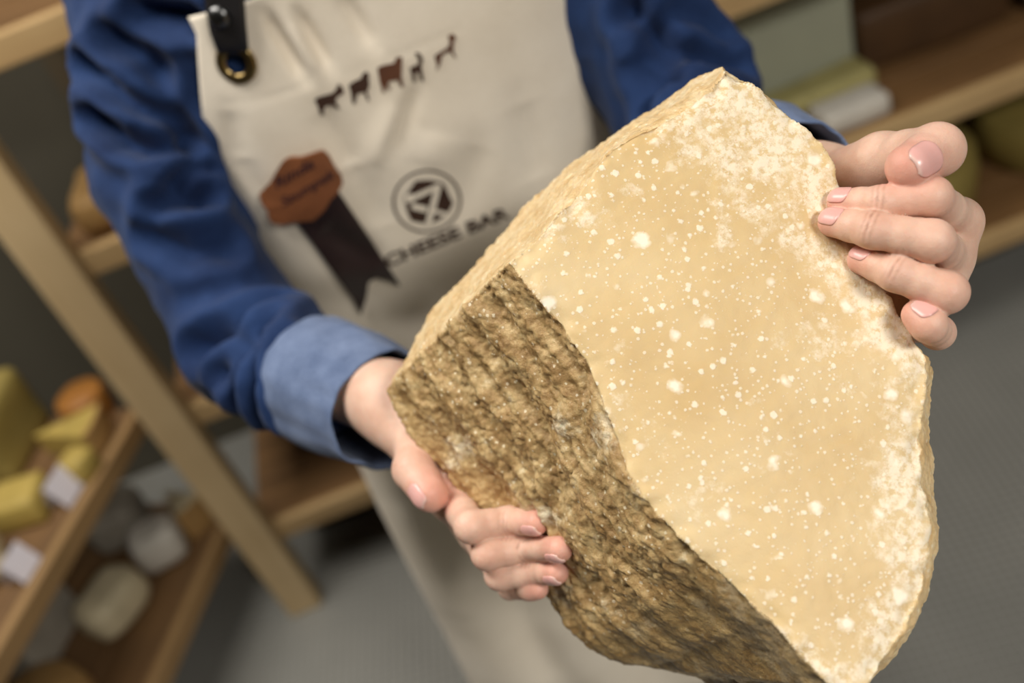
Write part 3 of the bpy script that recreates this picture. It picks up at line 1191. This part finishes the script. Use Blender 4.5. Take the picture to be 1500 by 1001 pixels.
def bridge(q0, q1, allv, toward):
    """join two closed skins through one face of each, inside the sleeve"""
    c0 = allv[q0].mean(1); c1 = allv[q1].mean(1)
    i = np.argmin(np.linalg.norm(c0 - toward, axis=1))
    j = np.argmin(np.linalg.norm(c1 - c0[i], axis=1))
    f, g = list(q0[i]), list(q1[j])[::-1]
    best = min(range(4), key=lambda r: sum(np.linalg.norm(allv[f[k]] - allv[g[(k + r) % 4]]) for k in range(4)))
    g = g[best:] + g[:best]
    new = np.array([[f[k], f[(k + 1) % 4], g[(k + 1) % 4], g[k]] for k in range(4)])
    return np.delete(q0, i, 0), np.delete(q1, j, 0), new


_all = np.concatenate(parts_v)
parts_q[0], parts_q[2], br1 = bridge(parts_q[0], parts_q[2], _all, ELB_A)
parts_q[1], parts_q[2], br2 = bridge(parts_q[1], parts_q[2], _all, ELB_B)
parts_q += [br1, br2]
BODY = mesh_obj('body', np.concatenate(parts_v), np.concatenate(parts_q), MAT['skin'], PERSON)
vv_, nn_ = get_vn(BODY.data)
sink = np.concatenate([sA, sB, np.zeros(len(vN))])
set_v(BODY.data, vv_ - nn_ * sink[:, None])
fattr(BODY, 'red', np.concatenate([rA, rB, np.zeros(len(vN))]))
fattr(BODY, 'crease', np.concatenate([cA, cB, np.zeros(len(vN))]))
make_nail(HA, A_idx, cdir(.05, -.40, -1), .0125, .0108, BODY)
make_nail(HA, A_mid, cdir(.05, -.22, -1), .0132, .0118, BODY)
make_nail(HA, A_rng, cdir(.05, -.32, -1), .0125, .0112, BODY)
make_nail(HA, A_lit, cdir(.05, -.50, -.9), .0110, .0095, BODY)
make_nail(HA, A_thb, cdir(.0, .02, -1), .0165, .0172, BODY, back=.62)
make_nail(HB, B_idx, cdir(.0, .62, -.9), .0120, .0105, BODY)
make_nail(HB, B_mid, cdir(.0, .55, -.9), .0122, .0108, BODY)
make_nail(HB, B_rng, cdir(.0, .50, -.9), .0112, .0098, BODY)
make_nail(HB, B_thb, cdir(-.55, .30, -.9), .0145, .0130, BODY, back=.5)


# ------------------------------------------------------------------ apron
def hit_xz(x, y, fn=None):
    """photo pixel to (x, z) on the apron front"""
    fn = fn or torso_y
    r = ray(x, y)
    t = .8
    for _ in range(60):
        p = CAM + t * r
        t += (fn(p[0], p[2]) - p[1]) / r[1] * .7
    p = CAM + t * r
    return p[0], p[2]


FOLDS = [  # amp (+ groove, - ridge), width, pixel segment
    (.010, .0055, (392, 22), (445, 112)), (.009, .0055, (436, 18), (482, 98)), (-.004, .008, (420, 30), (465, 105)),
    (.007, .007, (500, -10), (545, 66)), (.006, .007, (610, 125), (572, 225)), (-.005, .012, (585, 150), (545, 240)),
    (.004, .010, (335, 160), (352, 230)), (.004, .010, (352, 230), (400, 300)), (.004, .012, (470, 160), (520, 240)),
    (.006, .014, (520, 240), (560, 330)), (.006, .014, (700, 210), (660, 330)), (-.004, .018, (640, 190), (625, 240)),
    (.0007, .0016, (330, 150), (470, 118)), (.0007, .0016, (470, 118), (672, 40)), (.006, .016, (760, 150), (790, 260)),
    (.006, .014, (470, 330), (560, 380)), (.010, .022, (610, 700), (690, 860)), (-.010, .03, (560, 720), (660, 900)), (.012, .03, (760, 860), (820, 1001)),
    (-.010, .022, (800, 900), (850, 1001)), (.006, .015, (560, 470), (640, 450)),
]
FSEG = [(a, wd, np.array(hit_xz(*p)), np.array(hit_xz(*q))) for a, wd, p, q in FOLDS]


def apron_y(x, z):
    x = np.asarray(x, float); z = np.asarray(z, float)
    y = torso_y(x, z)
    for a, wd, s0, s1 in FSEG:
        ba = s1 - s0
        px, pz = x - s0[0], z - s0[1]
        h = np.clip((px * ba[0] + pz * ba[1]) / (ba @ ba), 0, 1)
        d2 = (px - h * ba[0]) ** 2 + (pz - h * ba[1]) ** 2
        y = y + a * np.exp(-d2 / wd ** 2) * np.sin(np.clip(h, .02, .98) * math.pi) ** .4
    # soft vertical pleats of the skirt
    y = y + np.where(z < 1.05, .006 * np.clip((1.05 - z) / .2, 0, 1) * np.sin(x * 55 + 2 * z), 0)
    return y - .004


def hits(xy, off=0.0):
    """many photo pixels to points standing off the apron cloth"""
    xy = np.asarray(xy, float)
    r = FW + ((xy[:, :1] - 750) / FPX) * CX + ((xy[:, 1:2] - 500.5) / FPX) * CY
    t = np.full(len(xy), .8)
    for _ in range(60):
        p = CAM + t[:, None] * r
        t = t + (apron_y(p[:, 0], p[:, 2]) - p[:, 1]) / r[:, 1] * .6
    return CAM + t[:, None] * r - off * r / np.linalg.norm(r, axis=1)[:, None]


def hit3(x, y, off=0.0):
    return hits([(x, y)], off)[0]


GROM = hit3(347, 92)


def build_apron():
    zl_ = [.36, .50, .90, 1.04, 1.10, 1.116, 1.19, 1.267, 1.352]
    xl_ = [-.215, -.212, -.198, -.178, -.172, -.166, -.180, -.165, -.132]
    xr_ = [.215, .212, .198, .180, .178, .178, .176, .168, .132]
    # the bib edges read off the photograph
    px = [hit_xz(*q) for q in ((430, 420), (340, 330), (312, 260), (300, 200), (292, 120), (288, 48))]
    zs = np.concatenate([np.arange(.36, 1.0, .008), np.arange(1.0, 1.345, .0032)])
    zL = np.array([.36, .50, .90, 1.03] + [q[1] for q in px]); xL = np.array([-.222, -.215, -.198, -.178] + [q[0] for q in px])
    px2 = [hit_xz(*q) for q in ((940, 165), (915, 100), (885, 45), (862, 0))]
    zR = np.array([.36, .50, .90, 1.03] + [q[1] for q in px2] + [1.345]); xR = np.array([.222, .215, .198, .18] + [q[0] for q in px2] + [.125])
    oL, oR = np.argsort(zL), np.argsort(zR)
    NU = 120
    vs_, fc = [], []
    kz = np.hanning(21); kz /= kz.sum()
    smooth_ = lambda q: np.concatenate([q[:10], np.convolve(q, kz, 'valid'), q[-10:]])
    eL, eR = smooth_(np.interp(zs, zL[oL], xL[oL])), smooth_(np.interp(zs, zR[oR], xR[oR]))
    for z, a, b in zip(zs, eL, eR):
        xs = np.linspace(a, b, NU + 1)
        ys = apron_y(xs, np.full_like(xs, z))
        vs_ += list(zip(xs, ys, np.full_like(xs, z)))
    g = GROM
    for r in range(len(zs) - 1):
        for c in range(NU):
            f = (r * (NU + 1) + c, r * (NU + 1) + c + 1, (r + 1) * (NU + 1) + c + 1, (r + 1) * (NU + 1) + c)
            m = np.mean([vs_[i] for i in f], 0)
            if (m[0] - g[0]) ** 2 + (m[2] - g[2]) ** 2 < .0115 ** 2: continue
            fc.append(f)
    o = mesh_obj('apron', np.array(vs_), fc, MAT['canvas'], PERSON)
    md = o.modifiers.new('thick', 'SOLIDIFY'); md.thickness = .0016; md.offset = -1
    return o


APRON = build_apron()


def drape(name, polys, mat, parent, off=.0012, thick=.0, sub=2):
    """printed or stitched shapes, laid on the apron's cloth"""
    bm = bmesh.new()
    for poly in polys:
        tri = tessellate_polygon([[Vector((x, y, 0)) for x, y in poly]])
        vs_ = [bm.verts.new((x, y, 0)) for x, y in poly]
        for t in tri:
            try: bm.faces.new([vs_[i] for i in t])
            except ValueError: pass
    for _ in range(sub):
        ed = [e for e in bm.edges if e.calc_length() > 5]
        if not ed: break
        bmesh.ops.subdivide_edges(bm, edges=ed, cuts=1)
        bmesh.ops.triangulate(bm, faces=bm.faces)
    bv_ = list(bm.verts)
    for v, c in zip(bv_, hits([(v.co.x, v.co.y) for v in bv_], off)): v.co = Vector(c)
    bmesh.ops.recalc_face_normals(bm, faces=bm.faces)
    bm.normal_update()
    if bm.faces and sum((f.normal.y for f in bm.faces)) > 0:
        bmesh.ops.reverse_faces(bm, faces=bm.faces)
    o = bm_obj(name, bm, mat, parent)
    if thick:
        md = o.modifiers.new('thick', 'SOLIDIFY'); md.thickness = thick; md.offset = 1
        bv = o.modifiers.new('bev', 'BEVEL'); bv.width = thick * .25; bv.segments = 2; bv.limit_method = 'ANGLE'
    return o


def crop(pts, ox, oy, s): return [(ox + x / s, oy + y / s) for x, y in pts]


ANIM = [
    [(120, 670), (150, 648), (270, 615), (305, 578), (315, 540), (345, 545), (372, 602), (350, 628), (312, 645), (298, 690), (332, 745), (310, 748), (262, 708), (268, 762), (250, 720), (218, 722), (192, 770), (202, 802), (170, 802), (148, 730)],
    [(408, 550), (440, 522), (510, 490), (528, 450), (560, 428), (578, 450), (584, 560), (563, 600), (584, 682), (565, 678), (543, 608), (482, 622), (462, 705), (440, 705), (430, 620)],
    [(652, 400), (700, 378), (790, 360), (815, 308), (862, 308), (856, 480), (874, 562), (850, 564), (822, 502), (742, 520), (764, 592), (732, 572), (714, 545), (716, 612), (698, 612), (672, 520)],
    [(925, 400), (990, 370), (1003, 340), (968, 275), (1000, 270), (1038, 320), (1024, 390), (1032, 450), (1044, 512), (1020, 512), (1000, 442), (970, 442), (978, 522), (955, 522), (938, 450)],
    [(1132, 300), (1180, 268), (1248, 228), (1264, 180), (1246, 130), (1290, 112), (1318, 140), (1297, 190), (1292, 260), (1318, 320), (1300, 312), (1268, 262), (1202, 292), (1182, 372), (1152, 432), (1155, 370)]]
for k, a in enumerate(ANIM):
    drape('animal_print', [crop(a, 440, 30, 5.77)], MAT['print2'] if k in (2, 4) else MAT['print'], APRON)


def stroke(x0, y0, x1, y1, wd):
    dx, dy = x1 - x0, y1 - y0
    L = math.hypot(dx, dy)
    nx, ny = -dy / L * wd / 2, dx / L * wd / 2
    return [(x0 + nx, y0 + ny), (x1 + nx, y1 + ny), (x1 - nx, y1 - ny), (x0 - nx, y0 - ny)]


ring = []
for k in range(40):
    a0, a1 = 2 * math.pi * k / 40, 2 * math.pi * (k + 1) / 40
    e = lambda a, r: (385 + r * 1.06 * math.cos(a) - .03 * r * math.sin(a), 382 + r * .97 * math.sin(a))
    ring.append([e(a0, 262), e(a1, 262), e(a1, 282), e(a0, 282)])
LOGO = drape('emblem_print', [crop(p, 560, 230, 5.89) for p in ring], MAT['letter'], APRON, sub=0)
drape('emblem_print', [crop([(188, 350), (290, 208), (400, 200), (512, 218), (545, 255), (575, 330), (614, 400), (575, 475), (500, 540), (420, 575), (330, 566), (250, 550), (215, 470)], 560, 230, 5.89)], MAT['print'], APRON)
drape('emblem_print', [crop(p, 560, 230, 5.89) for p in (stroke(225, 372, 500, 245, 44), stroke(486, 240, 395, 585, 52), stroke(255, 425, 385, 455, 52), stroke(410, 455, 590, 510, 34), stroke(200, 365, 270, 350, 70))], MAT['canvas'], APRON, .002, sub=1)


def text_polys(s, to_px, size=1.0, shear=0.0, heavy=.02):
    cu = bpy.data.curves.new('t', 'FONT')
    cu.body = s
    cu.size = size
    cu.shear = shear
    cu.resolution_u = 3
    cu.offset = heavy
    o = bpy.data.objects.new('t', cu)
    COL.objects.link(o)
    dg = bpy.context.evaluated_depsgraph_get()
    me = bpy.data.meshes.new_from_object(o.evaluated_get(dg))
    xs = [v.co.x for v in me.vertices]
    x0, x1 = min(xs), max(xs)
    out = [[to_px((me.vertices[i].co.x - x0) / (x1 - x0), me.vertices[i].co.y) for i in p.vertices] for p in me.polygons]
    bpy.data.objects.remove(o); bpy.data.meshes.remove(me)
    return out


def letters(name, s, p0, p1, h, mat, parent, off=.0012, shear=0, curve=0, bold=0):
    """a line of lettering from pixel p0 to p1 along its baseline, capital height h"""
    dx, dy = p1[0] - p0[0], p1[1] - p0[1]
    L = math.hypot(dx, dy)
    ux, uy = dx / L, dy / L
    f = lambda u, v: (p0[0] + dx * u + uy * v * h / .7 - uy * curve * math.sin(math.pi * u), p0[1] + dy * u - ux * v * h / .7 + ux * curve * math.sin(math.pi * u))
    polys = text_polys(s, f, shear=shear, heavy=bold)
    o = drape(name, polys, mat, parent, off, sub=0)
    return o


letters('lettering', 'CHEESE BAR', (567, 392), (748, 318), 17, MAT['letter'], APRON, .0014, bold=.035)


# grommet, neck strap and rivet on the bib
def frame_at(px, py):
    c = hit3(px, py)
    ex = hit3(px + 8, py) - hit3(px - 8, py); ex /= np.linalg.norm(ex)
    ey = hit3(px, py + 8) - hit3(px, py - 8)
    n = np.cross(ex, ey); n /= np.linalg.norm(n)
    if n @ FW > 0: n = -n
    ey = np.cross(n, ex)
    return c, ex, ey, n


def torus(name, c, ex, ey, n, R, r, flat, mat, parent):
    vs_, fc = [], []
    N, K = 40, 12
    for i in range(N):
        a = 2 * math.pi * i / N
        d = math.cos(a) * ex + math.sin(a) * ey
        for k in range(K):
            b = 2 * math.pi * k / K
            vs_.append(c + d * (R + r * math.cos(b)) + n * r * flat * math.sin(b))
    for i in range(N):
        for k in range(K):
            fc.append((i * K + k, ((i + 1) % N) * K + k, ((i + 1) % N) * K + (k + 1) % K, i * K + (k + 1) % K))
    return mesh_obj(name, np.array(vs_), fc, mat, parent)


c0, ex, ey, n0 = frame_at(347, 92)
torus('grommet', c0 + n0 * .001, ex, ey, n0, .0122, .0042, .6, MAT['brass'], APRON)


def ribbon(name, left, right, offs, thick, mat, parent):
    """a leather band between two pixel polylines at given stand-off distances"""
    vs_, fc = [], []
    NU = 6
    for (l, r, of) in zip(left, right, offs):
        for k in range(NU + 1):
            u = k / NU
            vs_.append(hit3(l[0] * (1 - u) + r[0] * u, l[1] * (1 - u) + r[1] * u, of))
    for i in range(len(left) - 1):
        for k in range(NU):
            a = i * (NU + 1) + k
            fc.append((a, a + 1, a + NU + 2, a + NU + 1))
    o = mesh_obj(name, np.array(vs_), fc, mat, parent)
    o.data.update()
    md = o.modifiers.new('thick', 'SOLIDIFY'); md.thickness = thick; md.offset = 0
    return o


NS = ribbon('neck_strap', [(296, -70), (298, -30), (302, 12), (308, 46), (318, 74), (330, 82)], [(352, -80), (355, -40), (358, 0), (361, 42), (364, 70), (362, 80)], [.012, .011, .010, .009, .007, -.004], .0022, MAT['black'], APRON)
cR, ex, ey, n0 = frame_at(329, 20)
vs_, fc = [], []
for k, (rr, hh) in enumerate([(.0085, -.002), (.0085, .001), (.007, .003), (.004, .0042), (.0005, .0046)]):
    for i in range(24):
        a = 2 * math.pi * i / 24
        vs_.append(cR + n0 * (.0105 + hh) + rr * (math.cos(a) * ex + math.sin(a) * ey))
for k in range(4):
    for i in range(24):
        fc.append((k * 24 + i, k * 24 + (i + 1) % 24, (k + 1) * 24 + (i + 1) % 24, (k + 1) * 24 + i))
fc.append(tuple(96 + i for i in range(24)))
mesh_obj('rivet', np.array(vs_), fc, MAT['rivet'], APRON)

# leather badge with its hanging strap
bc = hit3(440, 275, .006)
BADGE = empty('leather_badge', bc, 'tan leather badge with a dark brown strap pinned on the apron bib', 'badge')
PT = crop([(85, 590), (200, 460), (270, 330), (330, 240), (400, 205), (510, 205), (620, 170), (700, 142), (745, 140), (800, 190), (870, 320), (930, 400), (945, 480), (900, 570), (820, 650), (770, 740), (700, 810), (640, 860), (440, 880), (330, 910), (230, 900), (180, 840), (170, 760), (110, 690)], 370, 200, 7.15)
drape('leather_patch', [PT], MAT['patch'], BADGE, .007, .0028, 3)
drape('strap', [[(434, 320), (496, 280), (542, 348), (586, 417), (568, 409), (550, 405), (540, 411), (537, 435), (529, 460), (517, 436), (476, 380)]], MAT['strap'], BADGE, .004, .0022, 4)
letters('lettering', 'Rinda', (404, 278), (462, 244), 15, MAT['ink'], BADGE, .0112, .35, bold=.02)
letters('lettering', 'Szumpek', (414, 304), (494, 258), 13, MAT['ink'], BADGE, .0112, .35, bold=.02)

# ------------------------------------------------------------------ legs under the apron
def leg_sdf(p):
    d = None
    for s in (-1, 1):
        c = smin(cone(p, (s * .085, .875, .90), (s * .10, .87, .50), .088, .062), cone(p, (s * .10, .87, .50), (s * .11, .90, .08), .062, .048), .02)
        d = c if d is None else smin(d, c, .02)
    d = smin(d, cone(p, (-.07, .88, .98), (.07, .88, .98), .10, .10), .04)
    return d


v, q = grid_eval(leg_sdf, (-.24, .70, .0), (.24, 1.06, 1.12), .009)
mesh_obj('trousers', v, q, MAT['trousers'], PERSON)
for s in (-1, 1):
    def shoe_sdf(p, s=s):
        d = smin(cone(p, (s * .11, .91, .05), (s * .125, .76, .035), .045, .035), cone(p, (s * .11, .91, .05), (s * .11, .90, .09), .045, .05), .02)
        return np.maximum(d, .004 - p[..., 2])
    v, q = grid_eval(shoe_sdf, (s * .11 - .08, .68, -.02), (s * .11 + .1, 1.0, .17), .006)
    mesh_obj('shoe', v, q, MAT['shoe'], PERSON)


# ------------------------------------------------------------------ hair (above the frame)
def hair_sdf(p):
    d = ell(p, HEAD + (0, .028, .042), (.084, .100, .100))
    d = np.maximum(d, -ell(p, HEAD + (0, -.115, -.02), (.075, .085, .085)))
    d = smin(d, ell(p, HEAD + (0, .125, .02), (.035, .035, .040)), .012)
    return d + .0025 * np.sin(p[..., 0] * 260 + 30 * p[..., 1])


v, q = grid_eval(hair_sdf, HEAD - .2, HEAD + .2, .006)
mesh_obj('hair', v, q, plain('dark_hair', (58, 40, 28), .45, .3, 80), PERSON)
for s in (-1, 1):
    vs_, fc = [], []
    c = HEAD + (s * .031, -.0735, .009)
    for i in range(9):
        th = math.pi * i / 16
        for k in range(20):
            ph = 2 * math.pi * k / 20
            vs_.append(c + .0085 * np.array([math.sin(th) * math.cos(ph), -math.cos(th), math.sin(th) * math.sin(ph)]))
    fc = [(i * 20 + k, i * 20 + (k + 1) % 20, (i + 1) * 20 + (k + 1) % 20, (i + 1) * 20 + k) for i in range(8) for k in range(20)]
    mesh_obj('eye', np.array(vs_), fc, plain('eye_brown', (60, 40, 30), .15), PERSON)
